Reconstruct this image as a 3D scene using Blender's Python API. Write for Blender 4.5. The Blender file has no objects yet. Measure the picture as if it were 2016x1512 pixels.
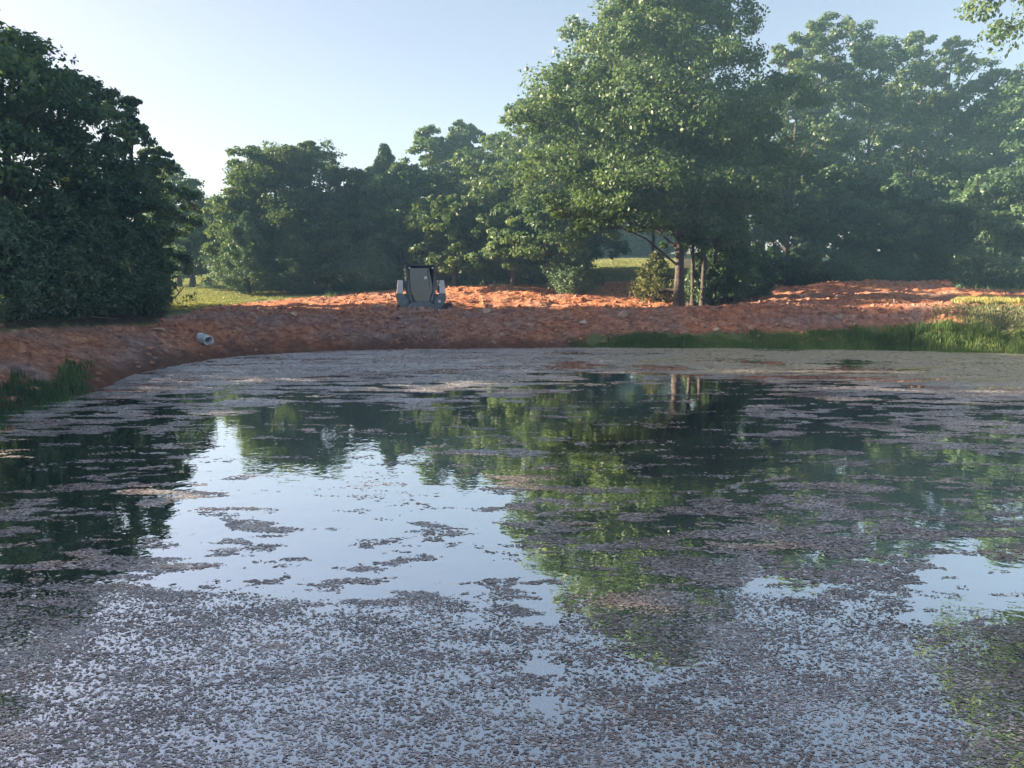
import bpy, math, random
import numpy as np
from mathutils import Vector, Matrix

# ------------------------------------------------------------------ camera
S = bpy.context.scene
COL = S.collection
F, PITCH, CH = 1467.0, math.radians(8.0), 1.87
cam = bpy.data.cameras.new('camera'); cam.sensor_width = 36; cam.lens = F/2016*36
cam.clip_end = 3000; cam.clip_start = 0.05
co = bpy.data.objects.new('camera', cam); COL.objects.link(co)
co.location = (0, 0, CH); co.rotation_euler = (math.radians(90)-PITCH, 0, 0)
S.camera = co
# ------------------------------------------------------------------ sky, sun, exposure
SUN_AZ, SUN_EL = math.radians(-81), math.radians(18)      # azimuth from +Y towards +X
w = bpy.data.worlds.new('World'); S.world = w; w.use_nodes = True
nt = w.node_tree; nt.nodes.clear()
sky = nt.nodes.new('ShaderNodeTexSky'); sky.sky_type = 'NISHITA'; sky.sun_disc = False
sky.sun_elevation = SUN_EL; sky.sun_rotation = SUN_AZ
sky.air_density = 1.0; sky.dust_density = 1.8; sky.ozone_density = 1.5
bg = nt.nodes.new('ShaderNodeBackground'); bg.inputs[1].default_value = 0.054
wo = nt.nodes.new('ShaderNodeOutputWorld')
tn = nt.nodes.new('ShaderNodeMix'); tn.data_type = 'RGBA'; tn.blend_type = 'MULTIPLY'; tn.inputs[0].default_value = 1
tn.inputs[7].default_value = (1.0, .775, .75, 1); nt.links.new(sky.outputs[0], tn.inputs[6]); nt.links.new(tn.outputs[2], bg.inputs[0]); nt.links.new(bg.outputs[0], wo.inputs[0])
sd = bpy.data.lights.new('sun', 'SUN'); sd.energy = 5.0; sd.angle = math.radians(0.5); sd.color = (1, .80, .56)
so = bpy.data.objects.new('sun', sd); COL.objects.link(so)
sv = Vector((math.sin(SUN_AZ)*math.cos(SUN_EL), math.cos(SUN_AZ)*math.cos(SUN_EL), math.sin(SUN_EL)))
so.rotation_euler = sv.to_track_quat('Z', 'Y').to_euler(); so.location = sv*60
S.view_settings.view_transform = 'Standard'; S.view_settings.look = 'None'
S.view_settings.gamma = 1; S.view_settings.exposure = 2.6
S.cycles.transparent_max_bounces = 8

# ------------------------------------------------------------------ helpers
cp, sp = math.cos(PITCH), math.sin(PITCH)
def ray(px, py):
    u, v = (px-1008)/F, -(py-756)/F
    return np.array((u, cp+v*sp, -sp+v*cp))
def at_z(px, py, z):
    d = ray(px, py); return np.array((0, 0, CH)) + d*((z-CH)/d[2])
def at_y(px, py, L):
    d = ray(px, py); return np.array((0, 0, CH)) + d*(L/d[1])
def to_px(x, y, z):
    dz = z-CH; dep = y*cp-dz*sp; up = y*sp+dz*cp
    dep = np.where(dep < .05, .05, dep)
    return 1008+F*x/dep, 756-F*up/dep

def hsh(ix, iy, seed):
    h = (ix.astype(np.int64)*374761393 + iy.astype(np.int64)*668265263 + seed*1442695041) & 0x7fffffff
    h = ((h ^ (h >> 13))*1274126177) & 0x7fffffff
    h = (h ^ (h >> 16))*69069 & 0x7fffffff
    return (h & 0xffffff)/float(0xffffff)
def vnoise(x, y, seed=0):
    ix, iy = np.floor(x), np.floor(y); fx, fy = x-ix, y-iy
    fx = fx*fx*(3-2*fx); fy = fy*fy*(3-2*fy)
    a, b = hsh(ix, iy, seed), hsh(ix+1, iy, seed); c, d = hsh(ix, iy+1, seed), hsh(ix+1, iy+1, seed)
    return (a*(1-fx)+b*fx)*(1-fy)+(c*(1-fx)+d*fx)*fy
def fbm(x, y, seed=0, o=4):
    s = 0; a = .5; t = 0
    for i in range(o):
        s = s+a*vnoise(x*2**i+i*17.3, y*2**i-i*9.1, seed+i*7); t += a; a *= .55
    return s/t-.5
def sstep(x, a, b):
    t = np.clip((x-a)/(b-a), 0, 1); return t*t*(3-2*t)

def mesh_np(name, V, faces, mat, parent=None, smooth=False, attrs=None):
    """V (n,3); faces (m,3|4) array; one mesh object"""
    me = bpy.data.meshes.new(name); V = np.asarray(V, np.float32); faces = np.asarray(faces, np.int32)
    m, k = faces.shape
    me.vertices.add(len(V)); me.vertices.foreach_set('co', V.ravel())
    me.loops.add(m*k); me.loops.foreach_set('vertex_index', faces.ravel())
    me.polygons.add(m); me.polygons.foreach_set('loop_start', np.arange(0, m*k, k, dtype=np.int32))
    me.polygons.foreach_set('loop_total', np.full(m, k, np.int32))
    if smooth: me.polygons.foreach_set('use_smooth', np.ones(m, bool))
    me.update(calc_edges=True)
    for an, (dom, arr) in (attrs or {}).items():
        a = me.attributes.new(an, 'FLOAT', dom); a.data.foreach_set('value', np.asarray(arr, np.float32))
    me.materials.append(mat)
    o = bpy.data.objects.new(name, me); COL.objects.link(o)
    if parent is not None: o.parent = parent
    return o
class MB:
    def __init__(s): s.v = []; s.f = []
    def add(s, vs, fs):
        n = len(s.v); s.v += [tuple(v) for v in vs]; s.f += [tuple(i+n for i in f) for f in fs]
    def box(s, c, d, rot=None, taper=1.0):
        M = rot or Matrix.Identity(3); vs = []
        for z in (-1, 1):
            for (x, y) in ((-1, -1), (1, -1), (1, 1), (-1, 1)):
                t = taper if z > 0 else 1
                vs.append(Vector(c)+M@Vector((x*d[0]/2*t, y*d[1]/2*t, z*d[2]/2)))
        s.add(vs, [(3, 2, 1, 0), (4, 5, 6, 7), (0, 1, 5, 4), (1, 2, 6, 5), (2, 3, 7, 6), (3, 0, 4, 7)])
    def prism(s, pts, y0, y1):               # outline in x,z pushed along y
        n = len(pts); s.add([(x, y0, z) for x, z in pts]+[(x, y1, z) for x, z in pts],
            [tuple(range(n)), tuple(range(2*n-1, n-1, -1))]+[(i+n, (i+1) % n+n, (i+1) % n, i) for i in range(n)])
    def prism_x(s, pts, x0, x1):             # outline in y,z pushed along x
        n = len(pts); s.add([(x0, y, z) for y, z in pts]+[(x1, y, z) for y, z in pts],
            [tuple(range(n)), tuple(range(2*n-1, n-1, -1))]+[(i+n, (i+1) % n+n, (i+1) % n, i) for i in range(n)])
    def tube(s, pts, rad, n=8, cap=True):
        pts = [Vector(p) for p in pts]; r0 = len(s.v)
        for i, p in enumerate(pts):
            t = (pts[min(i+1, len(pts)-1)]-pts[max(i-1, 0)]).normalized()
            a = t.cross(Vector((0, 0, 1)) if abs(t.z) < .9 else Vector((1, 0, 0))).normalized(); b = t.cross(a)
            r = rad[i] if hasattr(rad, '__len__') else rad
            for k in range(n):
                an = 2*math.pi*k/n; s.v.append(tuple(p+(a*math.cos(an)+b*math.sin(an))*r))
        for i in range(len(pts)-1):
            for k in range(n):
                q = r0+i*n; s.f.append((q+k, q+(k+1) % n, q+n+(k+1) % n, q+n+k))
        if cap:
            s.f.append(tuple(r0+k for k in range(n))); e = r0+(len(pts)-1)*n; s.f.append(tuple(e+k for k in reversed(range(n))))
    def build(s, name, mat, parent=None, bevel=0, smooth=False):
        me = bpy.data.meshes.new(name); me.from_pydata(s.v, [], s.f); me.update(); me.materials.append(mat)
        if smooth: me.polygons.foreach_set('use_smooth', [True]*len(me.polygons))
        o = bpy.data.objects.new(name, me); COL.objects.link(o)
        if parent is not None: o.parent = parent
        if bevel:
            b = o.modifiers.new('bevel', 'BEVEL'); b.width = bevel; b.segments = 2; b.limit_method = 'ANGLE'
        return o
def tag(o, label, cat, group=None, kind=None):
    o['label'] = label; o['category'] = cat
    if group: o['group'] = group
    if kind: o['kind'] = kind
    return o
def empty(name, loc, rz=0):
    o = bpy.data.objects.new(name, None); COL.objects.link(o); o.location = loc; o.rotation_euler = (0, 0, rz)
    o.empty_display_size = .2
    return o

# ------------------------------------------------------------------ materials
def newmat(name):
    m = bpy.data.materials.new(name); m.use_nodes = True; t = m.node_tree; t.nodes.clear()
    o = t.nodes.new('ShaderNodeOutputMaterial'); return m, t, o
def N(t, typ, **kw):
    n = t.nodes.new(typ)
    for k, v in kw.items():
        if k in n.inputs: n.inputs[k].default_value = v
        else: setattr(n, k, v)
    return n
def plain(name, col, rough=.6, metal=0, var=.25, scale=6, bump=0):
    m, t, o = newmat(name); p = N(t, 'ShaderNodeBsdfPrincipled', Roughness=rough, Metallic=metal)
    g = N(t, 'ShaderNodeNewGeometry'); no = N(t, 'ShaderNodeTexNoise', Scale=scale, Detail=5.0)
    t.links.new(g.outputs['Position'], no.inputs['Vector'])
    r = N(t, 'ShaderNodeValToRGB'); r.color_ramp.elements[0].position = .3; r.color_ramp.elements[1].position = .7
    r.color_ramp.elements[0].color = tuple(c*(1-var) for c in col)+(1,); r.color_ramp.elements[1].color = tuple(min(1, c*(1+var)) for c in col)+(1,)
    t.links.new(no.outputs[0], r.inputs[0]); t.links.new(r.outputs[0], p.inputs['Base Color'])
    if bump:
        b = N(t, 'ShaderNodeBump', Strength=1.0, Distance=bump); t.links.new(no.outputs[0], b.inputs['Height']); t.links.new(b.outputs[0], p.inputs['Normal'])
    t.links.new(p.outputs[0], o.inputs[0]); return m
def leafmat(name, c0, c1, c2, trans=.38, gloss=.02):
    m, t, o = newmat(name)
    a = N(t, 'ShaderNodeAttribute', attribute_name='tint')
    r = N(t, 'ShaderNodeValToRGB'); e = r.color_ramp.elements
    e[0].color = c0+(1,); e[0].position = 0; e[1].color = c2+(1,); e[1].position = 1
    k = e.new(.55); k.color = c1+(1,)
    t.links.new(a.outputs['Fac'], r.inputs[0])
    oi = N(t, 'ShaderNodeObjectInfo'); mr = N(t, 'ShaderNodeMapRange'); mr.inputs[3].default_value = .8; mr.inputs[4].default_value = 1.2
    t.links.new(oi.outputs['Random'], mr.inputs[0])
    hs = N(t, 'ShaderNodeHueSaturation'); t.links.new(mr.outputs[0], hs.inputs['Value']); t.links.new(r.outputs[0], hs.inputs['Color'])
    d = N(t, 'ShaderNodeBsdfDiffuse'); tr = N(t, 'ShaderNodeBsdfTranslucent'); g = N(t, 'ShaderNodeBsdfGlossy', Roughness=.45)
    g.inputs['Color'].default_value = (.9, .95, 1, 1)
    t.links.new(hs.outputs[0], d.inputs[0])
    ye = N(t, 'ShaderNodeMix', data_type='RGBA', blend_type='MULTIPLY'); ye.inputs[0].default_value = 1
    t.links.new(hs.outputs[0], ye.inputs[6]); ye.inputs[7].default_value = (1.35, 1.3, .7, 1); t.links.new(ye.outputs[2], tr.inputs[0])
    m1 = N(t, 'ShaderNodeMixShader'); m1.inputs[0].default_value = trans; m2 = N(t, 'ShaderNodeMixShader'); m2.inputs[0].default_value = gloss
    t.links.new(d.outputs[0], m1.inputs[1]); t.links.new(tr.outputs[0], m1.inputs[2])
    t.links.new(m1.outputs[0], m2.inputs[1]); t.links.new(g.outputs[0], m2.inputs[2]); t.links.new(m2.outputs[0], o.inputs[0])
    return m
M_OAK = leafmat('oak_leaves', (.042, .085, .036), (.085, .142, .056), (.17, .21, .08))
M_OAKD = leafmat('hazed_oak_leaves', (.052, .105, .066), (.098, .170, .086), (.165, .22, .095))  # lifted and blued, haze veil put into the leaf colour
M_CEDAR = leafmat('cedar_foliage', (.062, .12, .078), (.12, .185, .10), (.18, .225, .11), .15)  # glaucous green, pushed bluer for the same painted veil
M_GOLD = leafmat('yellow_cedar_foliage', (.07, .09, .035), (.13, .15, .055), (.24, .24, .09), .25)
M_BARK = plain('bark', (.065, .054, .047), .9, 0, .45, 9, .02)
M_BARKL = plain('pale_bark', (.070, .058, .052), .9, 0, .6, 9, .02)
M_GRASS = leafmat('grass_blades', (.07, .115, .045), (.135, .22, .075), (.27, .33, .13), .4)
M_GRASSD = leafmat('dark_grass_blades', (.045, .085, .045), (.085, .15, .07), (.14, .20, .09), .35)
M_STRAW = leafmat('straw_blades', (.22, .22, .08), (.42, .40, .15), (.60, .54, .24), .4)
M_DEAD = plain('dead_wood', (.30, .24, .19), .9, 0, .35, 12, .01)
M_CHAR = plain('charred_log', (.035, .028, .025), .9, 0, .4, 12, .01)

# soil / grass ground: attribute 'grass' (0 soil .. 1 turf), 'pale' (grey clay streaks, and the shade tone painted on the bank)
def groundmat():
    m, t, o = newmat('ground'); p = N(t, 'ShaderNodeBsdfPrincipled', Roughness=.95); p.inputs['Specular IOR Level'].default_value = .15
    g = N(t, 'ShaderNodeNewGeometry'); pos = g.outputs['Position']
    def noise(sc, det=6, rough=.6, vec=pos):
        n = N(t, 'ShaderNodeTexNoise', Scale=sc, Detail=float(det), Roughness=rough); t.links.new(vec, n.inputs['Vector']); return n
    def ramp(src, stops):
        r = N(t, 'ShaderNodeValToRGB'); e = r.color_ramp.elements
        e[0].position, e[0].color = stops[0][0], stops[0][1]+(1,); e[1].position, e[1].color = stops[-1][0], stops[-1][1]+(1,)
        for q, c in stops[1:-1]: k = e.new(q); k.color = c+(1,)
        t.links.new(src, r.inputs[0]); return r.outputs[0]
    def mix(f, a, b, bt='MIX'):
        x = N(t, 'ShaderNodeMix', data_type='RGBA', blend_type=bt)
        if isinstance(f, float): x.inputs[0].default_value = f
        else: t.links.new(f, x.inputs[0])
        t.links.new(a, x.inputs[6]); t.links.new(b, x.inputs[7]); return x.outputs[2]
    n1 = noise(.55, 5); n2 = noise(5, 8, .7); n3 = noise(28, 5, .7)
    red = ramp(n2.outputs[0], [(.30, (.17, .058, .036)), (.43, (.36, .138, .072)), (.58, (.62, .28, .145)), (.74, (.80, .49, .28))])  # orange ramp brightened, sunlight on the dug soil put into its colour
    cla = ramp(n2.outputs[0], [(.30, (.15, .10, .09)), (.5, (.34, .225, .185)), (.70, (.56, .43, .37))])
    a = N(t, 'ShaderNodeAttribute', attribute_name='pale'); ad = N(t, 'ShaderNodeMath', operation='ADD'); t.links.new(a.outputs['Fac'], ad.inputs[0])
    ms = N(t, 'ShaderNodeMapRange'); ms.inputs[1].default_value = .45; ms.inputs[2].default_value = .68; ms.inputs[3].default_value = -.15; ms.inputs[4].default_value = .75
    t.links.new(n1.outputs[0], ms.inputs[0]); t.links.new(ms.outputs[0], ad.inputs[1]); ad.use_clamp = True
    soil = mix(ad.outputs[0], red, cla)
    fine = ramp(n3.outputs[0], [(.3, (.62, .60, .58)), (.5, (1, 1, 1)), (.72, (1.0, 1.0, 1.0))]); soil = mix(.8, soil, fine, 'MULTIPLY')
    wet = N(t, 'ShaderNodeAttribute', attribute_name='wet'); wc = N(t, 'ShaderNodeRGB'); wc.outputs[0].default_value = (.10, .055, .04, 1)
    soil = mix(wet.outputs['Fac'], soil, wc.outputs[0])
    gr = ramp(noise(2.2, 8, .75).outputs[0], [(.3, (.10, .13, .05)), (.5, (.17, .20, .08)), (.7, (.28, .27, .13))])
    ga = N(t, 'ShaderNodeAttribute', attribute_name='grass'); gm = N(t, 'ShaderNodeMath', operation='ADD')
    gn = N(t, 'ShaderNodeMapRange'); gn.inputs[1].default_value = .3; gn.inputs[2].default_value = .7; gn.inputs[3].default_value = -.35; gn.inputs[4].default_value = .35
    t.links.new(n2.outputs[0], gn.inputs[0]); t.links.new(ga.outputs['Fac'], gm.inputs[0]); t.links.new(gn.outputs[0], gm.inputs[1])
    gs = N(t, 'ShaderNodeMapRange'); gs.inputs[1].default_value = .35; gs.inputs[2].default_value = .65; t.links.new(gm.outputs[0], gs.inputs[0])
    allc = mix(gs.outputs[0], soil, gr)
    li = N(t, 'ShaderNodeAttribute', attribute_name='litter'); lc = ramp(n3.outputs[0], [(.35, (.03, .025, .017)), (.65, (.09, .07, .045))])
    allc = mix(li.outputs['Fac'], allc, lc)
    t.links.new(allc, p.inputs['Base Color'])
    bm = N(t, 'ShaderNodeBump', Strength=1.0, Distance=.12); t.links.new(n2.outputs[0], bm.inputs['Height'])
    b2 = N(t, 'ShaderNodeBump', Strength=.9, Distance=.02); t.links.new(n3.outputs[0], b2.inputs['Height']); t.links.new(bm.outputs[0], b2.inputs['Normal'])
    t.links.new(b2.outputs[0], p.inputs['Normal']); t.links.new(p.outputs[0], o.inputs[0]); return m
M_GROUND = groundmat()
M_STONE = plain('stone', (.36, .24, .18), .9, 0, .35, 5, .02)
M_STONEL = plain('pale_stone', (.50, .37, .29), .9, 0, .3, 7, .02)
M_CLOD = plain('soil_clods', (.36, .19, .13), .95, 0, .65, 11, .01)

# ------------------------------------------------------------------ pond outline and ground
shore_px = [(-60, 845), (0, 812), (90, 792), (165, 772), (215, 757), (260, 738), (330, 722), (420, 706), (520, 697), (640, 691), (820, 687),
            (1000, 685), (1130, 684), (1400, 685), (1600, 687), (1800, 690), (2016, 697), (2150, 706)]
shore = [at_z(a, b, 0)[:2] for a, b in shore_px]
shore = [np.array(p) for p in [(-11, 1.2), (-10.5, 4), (-9.3, 7)]]+shore+[np.array(p) for p in [(17, 15.5), (18, 9), (16, 3), (10, .8), (0, .6), (-8, .2)]]
PO = np.array(shore)
def pond_sd(x, y):
    shp = x.shape; X = x.ravel(); Y = y.ravel(); best = np.full(X.shape, 1e9); ins = np.zeros(X.shape, bool)
    for i in range(len(PO)):
        a, b = PO[i], PO[(i+1) % len(PO)]; d = b-a
        t = np.clip(((X-a[0])*d[0]+(Y-a[1])*d[1])/(d@d), 0, 1)
        best = np.minimum(best, (X-a[0]-t*d[0])**2+(Y-a[1]-t*d[1])**2)
        c = (a[1] > Y) != (b[1] > Y)
        with np.errstate(all='ignore'):
            ins ^= c & (X < (b[0]-a[0])*(Y-a[1])/(b[1]-a[1])+a[0])
    s = np.sqrt(best); s[ins] *= -1
    return s.reshape(shp)
TD = [0, 22, 25, 27, 30, 34, 38, 45, 60, 80, 120, 400, 1500]
TU = [-.9, -.5, -.3, 0, .15, .25, .36, .5, .62, .9]
TZ = np.array([
 [.85, .85, .80, .80, .80, .85, .95, 1.3, 2.0, 2.8, 4, 6, 6],
 [.85, .85, .78, .74, .74, .80, .95, 1.5, 2.3, 3.0, 4, 6, 6],
 [.88, .88, .72, .66, .68, .80, .98, 1.4, 2.2, 3.0, 4, 6, 6],
 [.90, .90, .66, .58, .70, 1.10, 1.6, 1.9, 2.7, 4.0, 6, 8, 8],
 [.90, .92, .70, .60, .78, 1.12, 1.6, 2.35, 3.5, 4.6, 6, 8, 8],
 [.92, .95, .85, .78, .85, 1.20, 1.6, 2.4, 3.5, 4.6, 6, 8, 8],
 [.95, 1.02, 1.06, 1.1, 1.16, 1.40, 1.75, 2.1, 3.2, 4.4, 6, 8, 8],
 [1.0, 1.08, 1.18, 1.22, 1.28, 1.50, 1.75, 2.1, 3.2, 4.4, 6, 8, 8],
 [1.0, 1.12, 1.20, 1.25, 1.35, 1.55, 1.75, 2.1, 3.2, 4.4, 6, 8, 8],
 [1.0, 1.12, 1.20, 1.25, 1.35, 1.55, 1.75, 2.1, 3.2, 4.4, 6, 8, 8]])
def ground_z(x, y, detail=True):
    x = np.asarray(x, float); y = np.asarray(y, float)
    D = np.clip(y, 0.01, 1500); u = np.clip(x/np.maximum(D, 8), -.9, .9)
    cols = np.array([np.interp(D.ravel(), TD, row) for row in TZ])
    ui = np.interp(u.ravel(), TU, np.arange(len(TU))); i0 = np.clip(ui.astype(int), 0, len(TU)-2); f = ui-i0; k = np.arange(len(i0))
    f = f*f*(3-2*f)
    base = (cols[i0, k]*(1-f)+cols[i0+1, k]*f).reshape(D.shape)
    near = sstep(y, 2.5, 6); base = base*near+.35*(1-near)
    sd = pond_sd(x, y)+fbm(x*.9, y*.9, 3, 3)*.5+fbm(x*4, y*4, 13, 2)*.16*(np.hypot(x, y-15) < 30)
    ww = 2.45*(1-.25*sstep(x, 3, 8))
    prof = np.where(sd > 0, np.clip(sd/ww, 0, 1)**.8, 0)
    z = base*prof
    z = z+np.exp(-((sd-ww*1.05)/.9)**2)*.07*sstep(y, 8, 12)*(1-sstep(u, .28, .4))
    z = np.where(sd <= 0, np.maximum(sd*.35, -.6), z)
    # spoil ridge on the right, lit by the sun
    z = z+np.exp(-((y-33.2-(x-15)*.1)/1.3)**2)*sstep(u, .34, .42)*(1-sstep(u, .585, .62))*.32
    # bulldozed edge at the foot of the centre trees
    z = z+np.exp(-((y-36.5+.0*x)/1.2)**2)*sstep(u, -.12, -.04)*(1-sstep(u, .1, .2))*.10
    z = z-sstep(u, .50, .56)*np.exp(-((y-27.5)/2)**2)*.15
    if detail:
        land = sstep(sd, 0, .5)*(1-sstep(y, 45, 60))
        big = fbm(x*.8, y*.8, 11, 3)*.16
        med = fbm(x*2.6, y*2.6, 21, 4)*.26
        fin = fbm(x*7, y*7, 31, 3)*.15
        # erosion rills down the bank: noise stretched across the shoreline
        rill = (np.abs(fbm((x-y*.45)*2.2, (y+x*.4)*.5, 41, 3)))*.55
        bank = sstep(sd, .1, 1)*(1-sstep(sd, 3.0, 4.2))
        fur = (np.abs(fbm((y*1.0-x*.25)*2.2, (x+y)*.35, 51, 3)))*.62*sstep(sd, 4.5, 6)*sstep(u, -.25, -.1)
        tame = 1-.7*sstep(y, 37, 41)
        tame = tame*(1-.5*(u < -.3)*sstep(y, 22, 25))
        z = z+land*tame*(big+med*.8*(1-.4*bank)+fin*(1-.35*sstep(sd, 4, 5.5))-(rill-.05)*bank*(u < -.05)-(fur-.05))
    return z, sd, u
def dense(a, b, st, lo, hi, g=1.18):
    v = list(np.arange(a, b, st)); s = st; q = a
    while q > lo: s *= g; q -= s; v.insert(0, q)
    s = st; q = v[-1]
    while q < hi: s *= g; q += s; v.append(q)
    return np.array(v)
gx = dense(-17, 21, .11, -100, 100); gy = dense(9, 40, .11, -50, 135)
GX, GY = np.meshgrid(gx, gy); GZ, GSD, GU = ground_z(GX, GY)
ppx, ppy = to_px(GX, GY, GZ)
bx = [-400, 0, 300, 330, 420, 530, 640, 700, 780, 870, 1150, 1230, 1330, 1500, 1870, 1880, 2100]
by = [652, 650, 638, 623, 603, 591, 584, 575, 565, 560, 557, 552, 556, 552, 545, 565, 575]
ub = np.interp(ppx, bx, by)
grass = sstep(ub-ppy+fbm(GX*.6, GY*.6, 71, 3)*8, -2, 3)
grass = np.where(GY < 8, sstep(GSD, 2, 3), grass); grass = np.where(GY > 46, 1, grass)
rg = sstep(ppx, 1880, 1920)*sstep(ppy, 596, 604)*(GSD > 0)                 # grassy knoll at right
strip = sstep(ppx, 1120, 1180)*(1-sstep(GSD, .35, .8+.6*sstep(ppx, 1600, 1800)))*(GSD > 0)
grass = np.maximum(grass, np.maximum(rg, strip*.9))
left_dark = (ppx < 330)*sstep(ub-ppy, 0, 6); grass_no = left_dark
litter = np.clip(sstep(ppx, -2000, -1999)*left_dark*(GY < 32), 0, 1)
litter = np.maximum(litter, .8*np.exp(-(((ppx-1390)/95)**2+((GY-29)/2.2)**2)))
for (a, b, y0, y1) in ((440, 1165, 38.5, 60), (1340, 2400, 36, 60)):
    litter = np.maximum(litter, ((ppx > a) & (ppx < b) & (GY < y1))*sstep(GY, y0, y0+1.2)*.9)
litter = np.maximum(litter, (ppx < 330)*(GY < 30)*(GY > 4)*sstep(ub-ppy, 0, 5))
pale = np.exp(-(((ppx-800)/110)**2+((ppy-655)/32)**2))*.9+np.exp(-(((ppx-1600)/130)**2+((ppy-630)/16)**2))*.9
pale += np.exp(-(((ppx-60)/60)**2+((ppy-720)/25)**2))*.35+np.exp(-(((ppx-290)/50)**2+((ppy-670)/30)**2))*.5
pale += np.exp(-(((ppx-380)/160)**2+((ppy-622)/10)**2))*.8
pale += .26*(1-sstep(GSD, 2.6, 3.6))*(GSD > 0)  # whole bank face pulled to duller clay, its shade put into the colour
wet = 1-sstep(GSD+fbm(GX*2, GY*2, 81, 3)*.9, .05, .75); wet = wet*.8
nx, ny = len(gx), len(gy)
idx = np.arange(nx*ny).reshape(ny, nx)
fc = np.stack([idx[:-1, :-1], idx[:-1, 1:], idx[1:, 1:], idx[1:, :-1]], -1).reshape(-1, 4)
og = mesh_np('ground', np.stack([GX, GY, GZ], -1).reshape(-1, 3), fc, M_GROUND, smooth=True, attrs={
    'grass': ('POINT', grass.ravel()), 'pale': ('POINT', np.clip(pale, 0, 1).ravel()), 'wet': ('POINT', wet.ravel()), 'litter': ('POINT', np.clip(litter, 0, 1).ravel())})
og['kind'] = 'structure'
def gz(x, y): return float(ground_z(np.array([x]), np.array([y]))[0][0])
def gzs(x, y): return float(ground_z(np.array([x]), np.array([y]), False)[0][0])

# ------------------------------------------------------------------ water
def watermat():
    m, t, o = newmat('water'); g = N(t, 'ShaderNodeNewGeometry')
    d = N(t, 'ShaderNodeBsdfDiffuse'); d.inputs[0].default_value = (.012, .022, .024, 1)
    gl = N(t, 'ShaderNodeBsdfGlossy', Roughness=.015); gl.inputs[0].default_value = (.96, .97, .96, 1)
    lw = N(t, 'ShaderNodeLayerWeight', Blend=.5); mr = N(t, 'ShaderNodeMapRange')
    mr.inputs[1].default_value = .35; mr.inputs[2].default_value = .85; mr.inputs[3].default_value = .55; mr.inputs[4].default_value = .93
    t.links.new(lw.outputs['Facing'], mr.inputs[0])
    n1 = N(t, 'ShaderNodeTexNoise', Scale=2.6, Detail=2.0); n2 = N(t, 'ShaderNodeTexNoise', Scale=15, Detail=1.0)
    for n in (n1, n2): t.links.new(g.outputs['Position'], n.inputs['Vector'])
    b1 = N(t, 'ShaderNodeBump', Strength=1.0, Distance=.0022); b2 = N(t, 'ShaderNodeBump', Strength=1.0, Distance=.0005)
    t.links.new(n1.outputs[0], b1.inputs['Height']); t.links.new(n2.outputs[0], b2.inputs['Height']); t.links.new(b1.outputs[0], b2.inputs['Normal'])
    t.links.new(b2.outputs[0], gl.inputs['Normal'])
    x = N(t, 'ShaderNodeMixShader'); t.links.new(mr.outputs[0], x.inputs[0]); t.links.new(d.outputs[0], x.inputs[1]); t.links.new(gl.outputs[0], x.inputs[2])
    t.links.new(x.outputs[0], o.inputs[0]); return m
M_WATER = watermat()
ow = mesh_np('water', [(-14, -1, 0), (21, -1, 0), (21, 23, 0), (-14, 23, 0)], [(0, 1, 2, 3)], M_WATER); ow['kind'] = 'structure'

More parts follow.
